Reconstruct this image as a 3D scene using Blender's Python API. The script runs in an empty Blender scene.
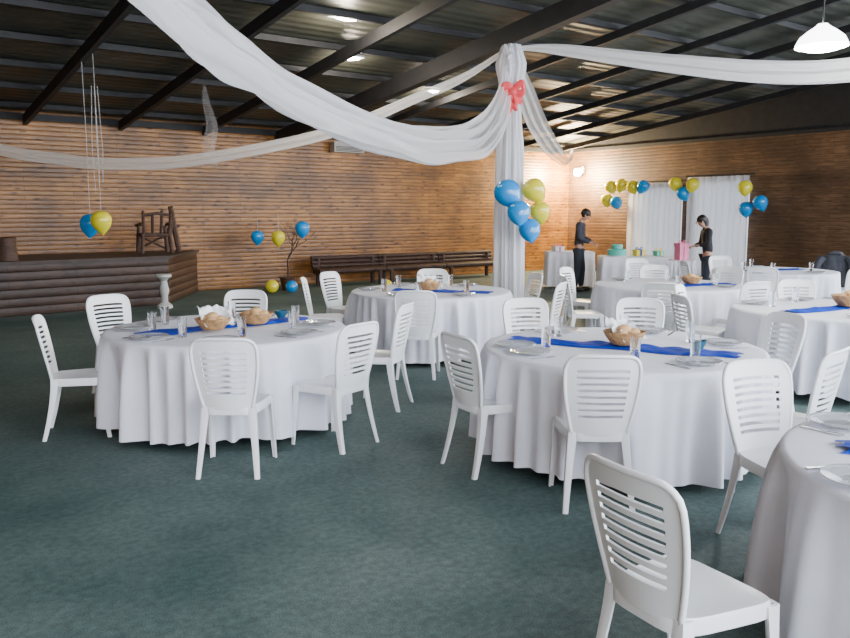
import bpy, bmesh, math, random
from mathutils import Vector, Matrix, noise
random.seed(7)
S=bpy.context.scene
COL=S.collection
pi=math.pi
# ---------------------------------------------------------------- helpers
def link(o):
    COL.objects.link(o); return o
def mesh_data(name,verts,faces,mat=None,smooth=True,sharp=0.7):
    me=bpy.data.meshes.new(name)
    me.from_pydata([tuple(v) for v in verts],[],faces)
    me.validate(); me.update()
    bm=bmesh.new(); bm.from_mesh(me)
    bmesh.ops.recalc_face_normals(bm,faces=bm.faces)
    bm.to_mesh(me); bm.free()
    if smooth:
        for p in me.polygons: p.use_smooth=True
        if sharp: me.set_sharp_from_angle(angle=sharp)
    if mat: me.materials.append(mat)
    return me
def obj(name,me,loc=(0,0,0),rz=0,parent=None,rot=None,scale=None):
    o=bpy.data.objects.new(name,me); link(o)
    o.location=loc
    o.rotation_euler=rot if rot else (0,0,rz)
    if scale: o.scale=scale if hasattr(scale,'__len__') else (scale,)*3
    if parent: o.parent=parent
    return o
def empty(name,loc=(0,0,0),rz=0):
    o=bpy.data.objects.new(name,None); link(o); o.empty_display_size=.1
    o.location=loc; o.rotation_euler=(0,0,rz); return o
def top(o,label,cat,group=None,kind=None):
    o["label"]=label; o["category"]=cat
    if group: o["group"]=group
    if kind: o["kind"]=kind
    return o
def struct(o):
    o["kind"]="structure"; return o
class MB:
    def __init__(s): s.v=[]; s.f=[]
    def add(s,v,f,M=None):
        n=len(s.v)
        s.v+= [ (M@Vector(p)) if M else Vector(p) for p in v]
        s.f+= [tuple(i+n for i in q) for q in f]
        return s
def boxg(sx,sy,sz,c=(0,0,0)):
    x,y,z=sx/2,sy/2,sz/2
    v=[(c[0]+i*x,c[1]+j*y,c[2]+k*z) for k in(-1,1) for j in(-1,1) for i in(-1,1)]
    f=[(0,1,3,2),(4,6,7,5),(0,4,5,1),(2,3,7,6),(0,2,6,4),(1,5,7,3)]
    return v,f
def lathe(prof,n=24):
    v=[];f=[]
    for r,z in prof:
        for i in range(n):
            a=2*pi*i/n; v.append((r*math.cos(a),r*math.sin(a),z))
    for k in range(len(prof)-1):
        for i in range(n):
            j=(i+1)%n
            f.append((k*n+i,k*n+j,(k+1)*n+j,(k+1)*n+i))
    if prof[0][0]>1e-4: f.append(tuple(range(n))[::-1])
    if prof[-1][0]>1e-4: f.append(tuple((len(prof)-1)*n+i for i in range(n)))
    return v,f
def tube(pts,rad,n=8,cap=True):
    pts=[Vector(p) for p in pts]; v=[];f=[]
    m=len(pts)
    if not hasattr(rad,'__len__'): rad=[rad]*m
    prevx=None
    for k in range(m):
        t=(pts[min(k+1,m-1)]-pts[max(k-1,0)]).normalized()
        ref=prevx if prevx is not None else (Vector((0,0,1)) if abs(t.z)<.9 else Vector((1,0,0)))
        x=(ref-t*ref.dot(t)).normalized(); y=t.cross(x); prevx=x
        for i in range(n):
            a=2*pi*i/n; v.append(pts[k]+x*rad[k]*math.cos(a)+y*rad[k]*math.sin(a))
    for k in range(m-1):
        for i in range(n):
            j=(i+1)%n; f.append((k*n+i,k*n+j,(k+1)*n+j,(k+1)*n+i))
    if cap:
        f.append(tuple(range(n))[::-1]); f.append(tuple((m-1)*n+i for i in range(n)))
    return v,f
def ell(rx,ry,rz,c=(0,0,0),nu=16,nv=10,nz=0.,seed=0):
    v=[];f=[]
    for k in range(nv+1):
        ph=pi*k/nv
        for i in range(nu):
            a=2*pi*i/nu
            p=Vector((math.sin(ph)*math.cos(a),math.sin(ph)*math.sin(a),math.cos(ph)))
            s=1+nz*noise.noise(p*1.7+Vector((seed,seed*2,0)))
            v.append((c[0]+rx*p.x*s,c[1]+ry*p.y*s,c[2]+rz*p.z*s))
    for k in range(nv):
        for i in range(nu):
            j=(i+1)%nu; f.append((k*nu+i,k*nu+j,(k+1)*nu+j,(k+1)*nu+i))
    return v,f
def catmull(P,per=10):
    P=[Vector(p) for p in P]; Q=[2*P[0]-P[1]]+P+[2*P[-1]-P[-2]]; out=[]
    for i in range(1,len(Q)-2):
        for k in range(per):
            t=k/per; a,b,c,d=Q[i-1],Q[i],Q[i+1],Q[i+2]
            out.append(.5*((2*b)+(c-a)*t+(2*a-5*b+4*c-d)*t*t+(3*b-a-3*c+d)*t**3))
    out.append(P[-1]); return out
# ---------------------------------------------------------------- materials
def mat(name,col,rough=.5,metal=0,bump=0,bscale=20,var=0,vscale=6,spec=None,trans=0,emit=None,estr=0,sheen=0,stretch=None,coat=0,sss=0):
    m=bpy.data.materials.new(name); m.use_nodes=True
    N=m.node_tree.nodes; L=m.node_tree.links; b=N["Principled BSDF"]
    b.inputs["Base Color"].default_value=(*col,1); b.inputs["Roughness"].default_value=rough
    b.inputs["Metallic"].default_value=metal
    if spec is not None: b.inputs["Specular IOR Level"].default_value=spec
    if trans: b.inputs["Transmission Weight"].default_value=trans
    if sheen: b.inputs["Sheen Weight"].default_value=sheen
    if coat: b.inputs["Coat Weight"].default_value=coat
    if emit: b.inputs["Emission Color"].default_value=(*emit,1); b.inputs["Emission Strength"].default_value=estr
    tc=N.new("ShaderNodeTexCoord"); mp=N.new("ShaderNodeMapping")
    L.new(tc.outputs["Object"],mp.inputs[0])
    if stretch: mp.inputs["Scale"].default_value=stretch
    if var:
        n=N.new("ShaderNodeTexNoise"); n.inputs["Scale"].default_value=vscale; n.inputs["Detail"].default_value=5
        L.new(mp.outputs[0],n.inputs["Vector"])
        r=N.new("ShaderNodeValToRGB")
        r.color_ramp.elements[0].position=.3; r.color_ramp.elements[1].position=.7
        r.color_ramp.elements[0].color=(*[c*(1-var) for c in col],1)
        r.color_ramp.elements[1].color=(*[min(1,c*(1+var)) for c in col],1)
        L.new(n.outputs["Fac"],r.inputs[0]); L.new(r.outputs[0],b.inputs["Base Color"])
    if bump:
        n=N.new("ShaderNodeTexNoise"); n.inputs["Scale"].default_value=bscale; n.inputs["Detail"].default_value=4
        L.new(mp.outputs[0],n.inputs["Vector"])
        bp=N.new("ShaderNodeBump"); bp.inputs["Strength"].default_value=bump; bp.inputs["Distance"].default_value=.01
        L.new(n.outputs["Fac"],bp.inputs["Height"]); L.new(bp.outputs[0],b.inputs["Normal"])
    return m
def sheer(name,col,opacity=.85,transl=.5):
    m=bpy.data.materials.new(name); m.use_nodes=True
    N=m.node_tree.nodes; L=m.node_tree.links; N.clear()
    o=N.new("ShaderNodeOutputMaterial"); d=N.new("ShaderNodeBsdfDiffuse"); t=N.new("ShaderNodeBsdfTranslucent"); tr=N.new("ShaderNodeBsdfTransparent")
    d.inputs[0].default_value=(*col,1); t.inputs[0].default_value=(*col,1)
    m1=N.new("ShaderNodeMixShader"); m1.inputs[0].default_value=transl
    m2=N.new("ShaderNodeMixShader"); m2.inputs[0].default_value=opacity
    L.new(d.outputs[0],m1.inputs[1]); L.new(t.outputs[0],m1.inputs[2])
    L.new(tr.outputs[0],m2.inputs[1]); L.new(m1.outputs[0],m2.inputs[2]); L.new(m2.outputs[0],o.inputs[0])
    return m
def math_node(N,op,a=None,b=None):
    n=N.new("ShaderNodeMath"); n.operation=op
    if a is not None and not hasattr(a,'links'): n.inputs[0].default_value=a
    if b is not None: n.inputs[1].default_value=b
    return n
def logwall(name,cA,cB,cM,row=.12,width=2.6,knots=.6,rough=.5,bumpd=.03,mort=.009):
    m=bpy.data.materials.new(name); m.use_nodes=True
    N=m.node_tree.nodes; L=m.node_tree.links; b=N["Principled BSDF"]; b.inputs["Roughness"].default_value=rough
    tc=N.new("ShaderNodeTexCoord"); sp=N.new("ShaderNodeSeparateXYZ"); L.new(tc.outputs["Object"],sp.inputs[0])
    ad=N.new("ShaderNodeMath"); ad.operation='ADD'; L.new(sp.outputs[0],ad.inputs[0]); L.new(sp.outputs[1],ad.inputs[1])
    cb=N.new("ShaderNodeCombineXYZ"); L.new(ad.outputs[0],cb.inputs[0]); L.new(sp.outputs[2],cb.inputs[1])
    br=N.new("ShaderNodeTexBrick"); L.new(cb.outputs[0],br.inputs["Vector"])
    br.inputs["Scale"].default_value=1; br.inputs["Brick Width"].default_value=width; br.inputs["Row Height"].default_value=row
    br.inputs["Mortar Size"].default_value=mort; br.inputs["Mortar Smooth"].default_value=.3
    br.inputs["Color1"].default_value=(*cA,1); br.inputs["Color2"].default_value=(*cB,1); br.inputs["Mortar"].default_value=(*cM,1)
    mp=N.new("ShaderNodeMapping"); mp.inputs["Scale"].default_value=(1.6,14,1); L.new(cb.outputs[0],mp.inputs[0])
    n=N.new("ShaderNodeTexNoise"); n.inputs["Scale"].default_value=2.2; n.inputs["Detail"].default_value=6; L.new(mp.outputs[0],n.inputs["Vector"])
    r=N.new("ShaderNodeValToRGB"); r.color_ramp.elements[0].position=.32; r.color_ramp.elements[0].color=(.5,.43,.36,1); r.color_ramp.elements[1].position=.62; r.color_ramp.elements[1].color=(1.15,1.12,1.1,1)
    L.new(n.outputs["Fac"],r.inputs[0])
    mx=N.new("ShaderNodeMixRGB"); mx.blend_type='MULTIPLY'; mx.inputs[0].default_value=.8; L.new(br.outputs["Color"],mx.inputs[1]); L.new(r.outputs[0],mx.inputs[2])
    mp2=N.new("ShaderNodeMapping"); mp2.inputs["Scale"].default_value=(3.4,8.3,1); L.new(cb.outputs[0],mp2.inputs[0])
    vo=N.new("ShaderNodeTexVoronoi"); vo.inputs["Scale"].default_value=1.; L.new(mp2.outputs[0],vo.inputs["Vector"])
    r2=N.new("ShaderNodeValToRGB"); r2.color_ramp.elements[0].position=.08; r2.color_ramp.elements[0].color=(.22,.14,.09,1); r2.color_ramp.elements[1].position=.28; r2.color_ramp.elements[1].color=(1,1,1,1)
    L.new(vo.outputs["Distance"],r2.inputs[0])
    mx2=N.new("ShaderNodeMixRGB"); mx2.blend_type='MULTIPLY'; mx2.inputs[0].default_value=knots; L.new(mx.outputs[0],mx2.inputs[1]); L.new(r2.outputs[0],mx2.inputs[2])
    # broad uneven staining
    n3=N.new("ShaderNodeTexNoise"); n3.inputs["Scale"].default_value=1.1; n3.inputs["Detail"].default_value=7; L.new(cb.outputs[0],n3.inputs["Vector"])
    r4=N.new("ShaderNodeValToRGB"); r4.color_ramp.elements[0].position=.35; r4.color_ramp.elements[0].color=(.62,.58,.55,1); r4.color_ramp.elements[1].position=.68; r4.color_ramp.elements[1].color=(1.35,1.32,1.25,1)
    L.new(n3.outputs["Fac"],r4.inputs[0])
    mx3=N.new("ShaderNodeMixRGB"); mx3.blend_type='MULTIPLY'; mx3.inputs[0].default_value=1; L.new(mx2.outputs[0],mx3.inputs[1]); L.new(r4.outputs[0],mx3.inputs[2])
    L.new(mx3.outputs[0],b.inputs["Base Color"])
    s1=math_node(N,'MULTIPLY',b=pi/row); L.new(sp.outputs[2],s1.inputs[0])
    s2=math_node(N,'SINE'); L.new(s1.outputs[0],s2.inputs[0]); s3=math_node(N,'ABSOLUTE'); L.new(s2.outputs[0],s3.inputs[0])
    s4=math_node(N,'POWER',b=.5); L.new(s3.outputs[0],s4.inputs[0])
    bp=N.new("ShaderNodeBump"); bp.inputs["Strength"].default_value=.8; bp.inputs["Distance"].default_value=bumpd; L.new(s4.outputs[0],bp.inputs["Height"]); L.new(bp.outputs[0],b.inputs["Normal"])
    return m
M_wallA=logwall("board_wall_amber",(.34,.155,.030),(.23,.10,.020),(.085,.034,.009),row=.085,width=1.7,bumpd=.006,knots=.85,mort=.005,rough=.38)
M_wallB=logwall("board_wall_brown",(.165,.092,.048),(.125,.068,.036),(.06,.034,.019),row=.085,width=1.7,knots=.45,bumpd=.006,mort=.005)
M_stage=logwall("log_stage",(.060,.030,.019),(.045,.023,.015),(.014,.008,.006),row=.14,width=3,bumpd=.018)
def carpet():
    m=bpy.data.materials.new("green_carpet"); m.use_nodes=True
    N=m.node_tree.nodes; L=m.node_tree.links; b=N["Principled BSDF"]; b.inputs["Roughness"].default_value=.72; b.inputs["Specular IOR Level"].default_value=.4
    tc=N.new("ShaderNodeTexCoord")
    def nz(s,d=6):
        n=N.new("ShaderNodeTexNoise"); n.inputs["Scale"].default_value=s; n.inputs["Detail"].default_value=d; L.new(tc.outputs["Object"],n.inputs["Vector"]); return n
    a=nz(.75,12); c=nz(26,8); e=nz(150,4)
    a.inputs["Roughness"].default_value=.7
    r=N.new("ShaderNodeValToRGB"); r.color_ramp.elements[0].position=.38; r.color_ramp.elements[0].color=(.050,.092,.088,1); r.color_ramp.elements[1].position=.64; r.color_ramp.elements[1].color=(.112,.160,.148,1)
    L.new(a.outputs["Fac"],r.inputs[0])
    r2=N.new("ShaderNodeValToRGB"); r2.color_ramp.elements[0].position=.35; r2.color_ramp.elements[0].color=(.8,.8,.8,1); r2.color_ramp.elements[1].position=.72; r2.color_ramp.elements[1].color=(1.3,1.3,1.3,1)
    L.new(c.outputs["Fac"],r2.inputs[0])
    mx=N.new("ShaderNodeMixRGB"); mx.blend_type='MULTIPLY'; mx.inputs[0].default_value=1; L.new(r.outputs[0],mx.inputs[1]); L.new(r2.outputs[0],mx.inputs[2])
    r3=N.new("ShaderNodeValToRGB"); r3.color_ramp.elements[0].position=.35; r3.color_ramp.elements[0].color=(.65,.65,.65,1); r3.color_ramp.elements[1].position=.7; r3.color_ramp.elements[1].color=(1.35,1.35,1.35,1)
    L.new(e.outputs["Fac"],r3.inputs[0])
    mx2=N.new("ShaderNodeMixRGB"); mx2.blend_type='MULTIPLY'; mx2.inputs[0].default_value=.9; L.new(mx.outputs[0],mx2.inputs[1]); L.new(r3.outputs[0],mx2.inputs[2])
    L.new(mx2.outputs[0],b.inputs["Base Color"])
    bp=N.new("ShaderNodeBump"); bp.inputs["Strength"].default_value=.4; bp.inputs["Distance"].default_value=.006; L.new(e.outputs["Fac"],bp.inputs["Height"]); L.new(bp.outputs[0],b.inputs["Normal"])
    return m
M_floor=carpet()
def roofmat():
    m=bpy.data.materials.new("corrugated_roof"); m.use_nodes=True
    N=m.node_tree.nodes; L=m.node_tree.links; b=N["Principled BSDF"]; b.inputs["Roughness"].default_value=.5; b.inputs["Metallic"].default_value=.15
    tc=N.new("ShaderNodeTexCoord"); sp=N.new("ShaderNodeSeparateXYZ"); L.new(tc.outputs["Object"],sp.inputs[0])
    s1=math_node(N,'MULTIPLY',b=2*pi/.2); L.new(sp.outputs[1],s1.inputs[0]); s2=math_node(N,'SINE'); L.new(s1.outputs[0],s2.inputs[0])
    bp=N.new("ShaderNodeBump"); bp.inputs["Strength"].default_value=.35; bp.inputs["Distance"].default_value=.012; L.new(s2.outputs[0],bp.inputs["Height"]); L.new(bp.outputs[0],b.inputs["Normal"])
    n=N.new("ShaderNodeTexNoise"); n.inputs["Scale"].default_value=.6; n.inputs["Detail"].default_value=6; L.new(tc.outputs["Object"],n.inputs["Vector"])
    r=N.new("ShaderNodeValToRGB"); r.color_ramp.elements[0].position=.38; r.color_ramp.elements[0].color=(.042,.045,.036,1); r.color_ramp.elements[1].position=.68; r.color_ramp.elements[1].color=(.115,.118,.092,1)
    L.new(n.outputs["Fac"],r.inputs[0]); L.new(r.outputs[0],b.inputs["Base Color"]); return m
M_roof=roofmat()
M_beam=mat("dark_beam",(.016,.016,.018),.65,var=.3)
M_plastic=mat("white_plastic",(.86,.87,.89),.26,var=.02,vscale=3,bump=.04,bscale=60)
M_cloth=mat("white_tablecloth",(.80,.81,.89),.85,bump=.15,bscale=90,var=.03)
M_drape=sheer("white_sheer",(.94,.94,.96),.72,.5)
M_net=sheer("thin_netting",(.84,.84,.86),.16,.3)
M_curt=sheer("curtain_sheer",(.80,.80,.83),.88,.4)
M_blue=mat("blue_satin",(.006,.045,.44),.6,bump=.3,bscale=14,var=.2,vscale=8,spec=.25)
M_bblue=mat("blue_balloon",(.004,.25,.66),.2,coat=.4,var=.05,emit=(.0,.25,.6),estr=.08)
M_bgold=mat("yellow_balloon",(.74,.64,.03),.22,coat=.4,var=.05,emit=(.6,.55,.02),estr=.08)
M_china=mat("white_china",(.82,.82,.84),.15,coat=.5,var=.02)
M_plate=mat("pressed_glass_plate",(.90,.92,.95),.08,trans=.75,bump=.2,bscale=40,var=.01)
M_steel=mat("steel",(.55,.55,.57),.25,metal=1,var=.05)
M_glass=mat("clear_glass",(.95,.97,1),.03,trans=1,var=.01)
M_wick=mat("wicker",(.42,.24,.10),.7,bump=1,bscale=60,var=.4,vscale=30)
M_bread=mat("bread_crust",(.60,.36,.17),.7,bump=.3,bscale=30,var=.3,vscale=10)
M_napkin=mat("paper_napkin",(.84,.84,.86),.9,bump=.2,bscale=30,var=.03)
M_wood=mat("dark_rustic_wood",(.07,.034,.022),.65,bump=.5,bscale=18,var=.5,vscale=8,stretch=(1,1,6))
M_redwood=mat("dark_log_bench",(.045,.020,.013),.6,bump=.4,bscale=18,var=.4,vscale=9)
M_coral=mat("coral_ribbon",(.80,.07,.085),.5,bump=.2,var=.1)
M_skin=mat("skin",(.42,.23,.15),.5,var=.08)
M_hair=mat("dark_hair",(.012,.008,.006),.5,bump=.5,bscale=60,var=.3)
M_cake=mat("teal_icing",(.10,.50,.42),.6,var=.1)
M_pink=mat("pink_paper",(.80,.22,.38),.6,var=.1)
M_yel=mat("yellow_paper",(.75,.60,.06),.6,var=.1)
M_jack=mat("grey_jacket_fabric",(.045,.048,.06),.8,bump=.3,bscale=40,var=.3)
M_sweat=mat("charcoal_sweater",(.035,.033,.045),.85,bump=.3,bscale=60,var=.25)
M_black=mat("black_top",(.012,.012,.015),.8,bump=.2,bscale=50,var=.2)
M_jeans=mat("dark_trousers",(.02,.024,.035),.85,bump=.2,bscale=60,var=.2)
M_shoe=mat("dark_leather",(.015,.012,.01),.4,var=.2)
M_stone=mat("white_plaster",(.55,.55,.53),.8,bump=.3,bscale=30,var=.1)
M_ac=mat("ac_plastic",(.45,.42,.37),.5,var=.03)
M_bark=mat("bare_branch",(.07,.045,.03),.8,bump=.4,var=.3)
M_string=sheer("white_string",(.8,.8,.8),.42,.3)
M_bulb_glint=mat("bulb_and_glint",(1,1,1),.4,emit=(1,.98,.94),estr=60,var=.001)
M_bulbw=mat("warm_bulb",(1,1,1),.4,emit=(1,.88,.68),estr=60,var=.001)
M_shade=mat("glare_glow_shade",(.9,.9,.9),.35,var=.02,emit=(1,1,1),estr=9)  # emission stands in for overexposed glare on the dome shade
M_enamel=mat("white_enamel",(.8,.8,.8),.35,var=.02)
M_teal=mat("dark_ceramic",(.02,.10,.16),.25,var=.2)
M_backlight=mat("curtain_backlight_glow",(.6,.65,.7),.3,emit=(.85,.92,1),estr=1.3,var=.05)  # emission for the panels added behind the curtains
# ---------------------------------------------------------------- room
CX,CY=4.19,23.6; ax,ay=-.803,-.596; bx,by=.596,-.803
PHI=math.atan2(ay,ax)
def R(a,b,z=0): return Vector((CX+ax*a+bx*b,CY+ay*a+by*b,z))
def rz_dir(dx,dy): return math.atan2(dy,dx)-pi/2
def roofz(b): return 3.43+.12*b
A1,B1=21.,20.
def room_obj(name,v,f,m,smooth=False):
    return struct(obj(name,mesh_data(name,v,f,m,smooth),(CX,CY,0),PHI))
def prism(a0,a1,b0,b1,z0,zt):
    z0f=z0 if callable(z0) else (lambda b:z0)
    v=[(a,b,z0f(b)) for b in(b0,b1) for a in(a0,a1)]+[(a,b,zt(b)) for b in(b0,b1) for a in(a0,a1)]
    return v,[(0,1,3,2),(4,6,7,5),(0,4,5,1),(2,3,7,6),(0,2,6,4),(1,5,7,3)]
room_obj("floor",*boxg(A1+6,B1+6,.1,((A1)/2,(B1)/2,-.05)),M_floor)
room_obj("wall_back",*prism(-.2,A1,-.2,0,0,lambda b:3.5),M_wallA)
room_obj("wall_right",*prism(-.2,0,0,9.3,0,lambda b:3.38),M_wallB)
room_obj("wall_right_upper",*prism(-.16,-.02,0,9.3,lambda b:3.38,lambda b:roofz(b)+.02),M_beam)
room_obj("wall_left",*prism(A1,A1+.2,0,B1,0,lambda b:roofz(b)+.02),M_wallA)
v=[(a,b,roofz(b)+t) for t in(.06,.14) for b in(-.4,B1) for a in(-.4,A1+.4)]
room_obj("ceiling",v,[(0,1,3,2),(4,6,7,5),(0,4,5,1),(2,3,7,6),(0,2,6,4),(1,5,7,3)],M_roof)
room_obj("trim_1",*boxg(A1,.06,.12,(A1/2,.03,3.38)),M_beam)
room_obj("trim_2",*boxg(.03,9.2,.1,(.02,4.6,.05)),M_beam)
room_obj("trim_3",*boxg(.06,9.2,.08,(.01,4.6,3.40)),M_beam)
room_obj("curtain_backlight_1",*boxg(.04,1.45,2.15,(.02,3.18,1.2)),M_backlight)  # unseen glowing panels added behind the curtains to light them through
room_obj("curtain_backlight_2",*boxg(.04,1.45,2.25,(.02,5.02,1.25)),M_backlight)
def slopebar(name,a,b0,b1,w,d,off,label,cat,grp):
    v=[(a+i*w/2,b,roofz(b)+off+k) for k in(-d,0) for b in(b0,b1) for i in(-1,1)]
    o=obj(name,mesh_data(name,v,[(0,1,3,2),(4,6,7,5),(0,4,5,1),(2,3,7,6),(0,2,6,4),(1,5,7,3)],M_beam,False),(CX,CY,0),PHI)
    return top(o,label,cat,grp)
for n in range(-5,7):
    big=(n==0)
    slopebar("roof_rafter",9.27+1.7*n,0.02,B1,.17 if big else .08,.28 if big else (.17 if n>0 else .12),-.03,
      "black painted main roof beam resting on the draped column" if big else "black painted timber rafter under the corrugated roof","roof beam",None if big else "black roof rafters")
for k in range(16):
    b=.6+1.25*k
    o=obj("roof_purlin",mesh_data("purlin",*boxg(A1-.2,.06,.085,(A1/2,b,roofz(b)+.012)),M_beam,False),(CX,CY,0),PHI)
    top(o,"thin dark purlin running across the rafters","roof beam","dark roof purlins")
# ---------------------------------------------------------------- stage
P=[(-4.62,14.4),(-4.78,16.78),(-11.3,11.95),(-10.3,9.05)]
v=[(x,y,0) for x,y in P]+[(x,y,.82) for x,y in P]
f=[(3,2,1,0),(4,5,6,7)]+[(i,(i+1)%4,4+(i+1)%4,4+i) for i in range(4)]
st=empty("stage",(-7,13,0))
def child(name,me,parent,loc=(0,0,0),rz=0,rot=None):
    return obj(name,me,loc,rz,parent,rot)
def rel(v,o): return [(p[0]-o[0],p[1]-o[1],p[2]-o[2]) for p in v]
child("stage_body",mesh_data("stage_body",rel(v,(-7,13,0)),f,M_stage,False),st)
Q=[(-4.56,14.38),(-4.72,16.76),(-11.3,11.9),(-10.36,8.93)]
v=[(x,y,.82) for x,y in Q]+[(x,y,.87) for x,y in Q]
child("stage_deck",mesh_data("stage_deck",rel(v,(-7,13,0)),f,mat("stage_deck",(.045,.028,.02),.6,var=.3,bump=.2),False),st)
top(st,"low stage platform with dark horizontal log front","stage")
# ---------------------------------------------------------------- chair
def L_leg(topp,foot,sx,sy,w0=.052,w1=.028,th=.009):
    v=[];f=[];K=7
    for k in range(K+1):
        t=k/K; x=topp[0]+(foot[0]-topp[0])*t; y=topp[1]+(foot[1]-topp[1])*(t**1.6); z=topp[2]*(1-t)
        w=w0+(w1-w0)*t**.7
        prof=[(0,0),(-w*.5,.004),(-w,0),(-w,-th),(-th*1.3,-th),(-th,-th*1.3),(-th,-w),(0,-w),(.004,-w*.5)]
        for px,py in prof: v.append((x+sx*px,y+sy*py,z))
    n=9
    for k in range(K):
        for i in range(n):
            j=(i+1)%n; f.append((k*n+i,k*n+j,(k+1)*n+j,(k+1)*n+i))
    f.append(tuple(range(n))); f.append(tuple(K*n+i for i in range(n)))
    return v,f
def bm_solid(verts,faces,th,m,name,sharp=.6):
    me=bpy.data.meshes.new(name); me.from_pydata([tuple(p) for p in verts],[],faces)
    bm=bmesh.new(); bm.from_mesh(me); bmesh.ops.remove_doubles(bm,verts=bm.verts,dist=1e-5)
    bmesh.ops.recalc_face_normals(bm,faces=bm.faces)
    bmesh.ops.solidify(bm,geom=bm.faces[:],thickness=th)
    bmesh.ops.recalc_face_normals(bm,faces=bm.faces)
    bm.to_mesh(me); bm.free()
    for p in me.polygons: p.use_smooth=True
    me.set_sharp_from_angle(angle=sharp); me.materials.append(m); return me
def seat_mesh():
    v=[];f=[];n=40
    rings=[(1.0,-.055),(1.005,-.012),(.985,0),(.93,-.001),(.8,-.006),(.55,-.012),(.25,-.016)]
    for s,z in rings:
        for i in range(n):
            a=2*pi*i/n; c,sn=math.cos(a),math.sin(a); e=.42
            x=math.copysign(abs(c)**e,c); y=math.copysign(abs(sn)**e,sn)
            hw=.192+.027*y
            zz=z-(.012*max(0,y*s-.7)/.3 if s<1.02 else 0)
            v.append((x*hw*s,.005+y*.20*s,.445+zz))
    for k in range(len(rings)-1):
        for i in range(n):
            j=(i+1)%n; f.append((k*n+i,k*n+j,(k+1)*n+j,(k+1)*n+i))
    v.append((0,0,.428)); c=len(v)-1
    for i in range(n): f.append(((len(rings)-1)*n+i,(len(rings)-1)*n+(i+1)%n,c))
    return bm_solid(v,f,.006,M_plastic,"seat",.9)
def back_pt(s,t):
    hw=.148+.054*math.sin(pi/2*min(t/.88,1))
    tt=t*(1-.085*abs(s)**9-.015*s*s)
    if t>.88: hw*=1-.05*((t-.88)/.12)**2
    return Vector((s*hw,-.172-.085*tt**1.15-.032*(1-s*s),.425+.455*tt))
def back_mesh():
    ss=[-1,-.91,-.70,-.45,-.22,0,.22,.45,.70,.91,1]
    ts=[0,.08,.16,.22]; slot=[]
    t=.22; NS=8
    for k in range(NS):
        ts.append(t+.040); slot.append(len(ts)-2); t+=.040
        if k<NS-1: ts.append(t+.042); t+=.042
    ts+= [.88,.92,.96,.98,1.0]
    v=[];f=[]
    for t in ts:
        for s in ss: v.append(back_pt(s,t))
    n=len(ss)
    for r in range(len(ts)-1):
        for c in range(n-1):
            if r in slot and 2<=c<=7: continue
            f.append((r*n+c,r*n+c+1,(r+1)*n+c+1,(r+1)*n+c))
    me=bm_solid(v,f,.009,M_plastic,"backrest",.5)
    path=[back_pt(-1,t/14) for t in range(0,15)]+[back_pt(s/14,1) for s in range(-13,14)]+[back_pt(1,t/14) for t in range(14,-1,-1)]
    tv,tf=tube(path,.011,8)
    bm=bmesh.new(); bm.from_mesh(me)
    vs=[bm.verts.new(p) for p in tv]
    for q in tf:
        fc=bm.faces.new([vs[i] for i in q]); fc.smooth=True
    bm.to_mesh(me); bm.free(); return me
CH={"seat":seat_mesh(),"backrest":back_mesh()}
LEG=[mesh_data("leg",*L_leg((.210,.190,.43),(.222,.212,0),1,1),M_plastic),
     mesh_data("leg",*L_leg((-.210,.190,.43),(-.222,.212,0),-1,1),M_plastic),
     mesh_data("leg",*L_leg((.165,-.180,.44),(.196,-.255,0),1,-1),M_plastic),
     mesh_data("leg",*L_leg((-.165,-.180,.44),(-.196,-.255,0),-1,-1),M_plastic)]
def chair(x,y,dx,dy,label):
    e=empty("plastic_chair",(x,y,0),rz_dir(dx,dy))
    for k,me in CH.items(): child(k,me,e)
    for me in LEG: child("leg",me,e)
    top(e,label,"chair","white plastic banquet chairs"); return e
Lc="white plastic chair with horizontally slatted back at a round table"
L_far="white plastic slatted chair around a round banquet table"
T1=(-1.56,6.25);T2=(.07,9.3);T3=(1.33,5.35);T4=(2.24,2.68);T5=(3.88,7.5);T6=(3.1,10.15);T7=(5.5,12.6)
chairs=[(-2.57,5.85,.9,.3,Lc),(-2.72,7.12,.8,-.7,Lc),(-1.74,7.48,0,-1,Lc),(-1.22,5.02,.0,1,"white plastic chair with its slatted back turned to the open floor"),
(-.65,5.58,-.85,.62,Lc),(-.40,6.70,-1,.3,Lc),
(-1.15,9.25,1,.05,L_far),(-1.0,10.05,.9,-.5,L_far),(-.08,7.98,.05,1,Lc),(.10,10.45,0,-1,L_far),(1.14,9.88,-1,-.3,L_far),(1.25,8.75,-1,.45,L_far),
(.42,5.05,.85,.5,Lc),(.96,4.44,.04,1,"white plastic chair seen from behind, pulled close to the tablecloth"),(.93,6.74,.2,-1,Lc),(1.84,6.74,-.2,-1,Lc),(2.46,5.85,-.95,-.3,Lc),(2.10,4.55,-.70,.70,Lc),
(1.76,3.76,.3,-.95,"white plastic chair tucked in with its seat under the tablecloth"),(.83,2.43,.87,.49,"white plastic chair with slatted back, pulled out from its table"),
(2.6,7.35,1,.1,Lc),(2.88,8.2,.85,-.5,Lc),(4.15,8.72,-.1,-1,Lc),
(1.92,9.6,1,.05,L_far),(2.15,10.9,.8,-.6,L_far),(2.62,8.85,.3,1,L_far),(3.55,8.98,-.35,.9,L_far),(4.05,10.95,-.75,-.65,L_far),(3.3,11.35,-.1,-1,L_far),
(4.85,11.4,.5,.85,L_far),(5.95,11.3,-.3,1,L_far),(5.2,13.8,.1,-1,L_far),(6.72,12.6,-1,0,L_far),(4.3,12.5,1,0,L_far),(3.55,13.0,.2,-1,L_far)]
for c in chairs: chair(*c)
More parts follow.
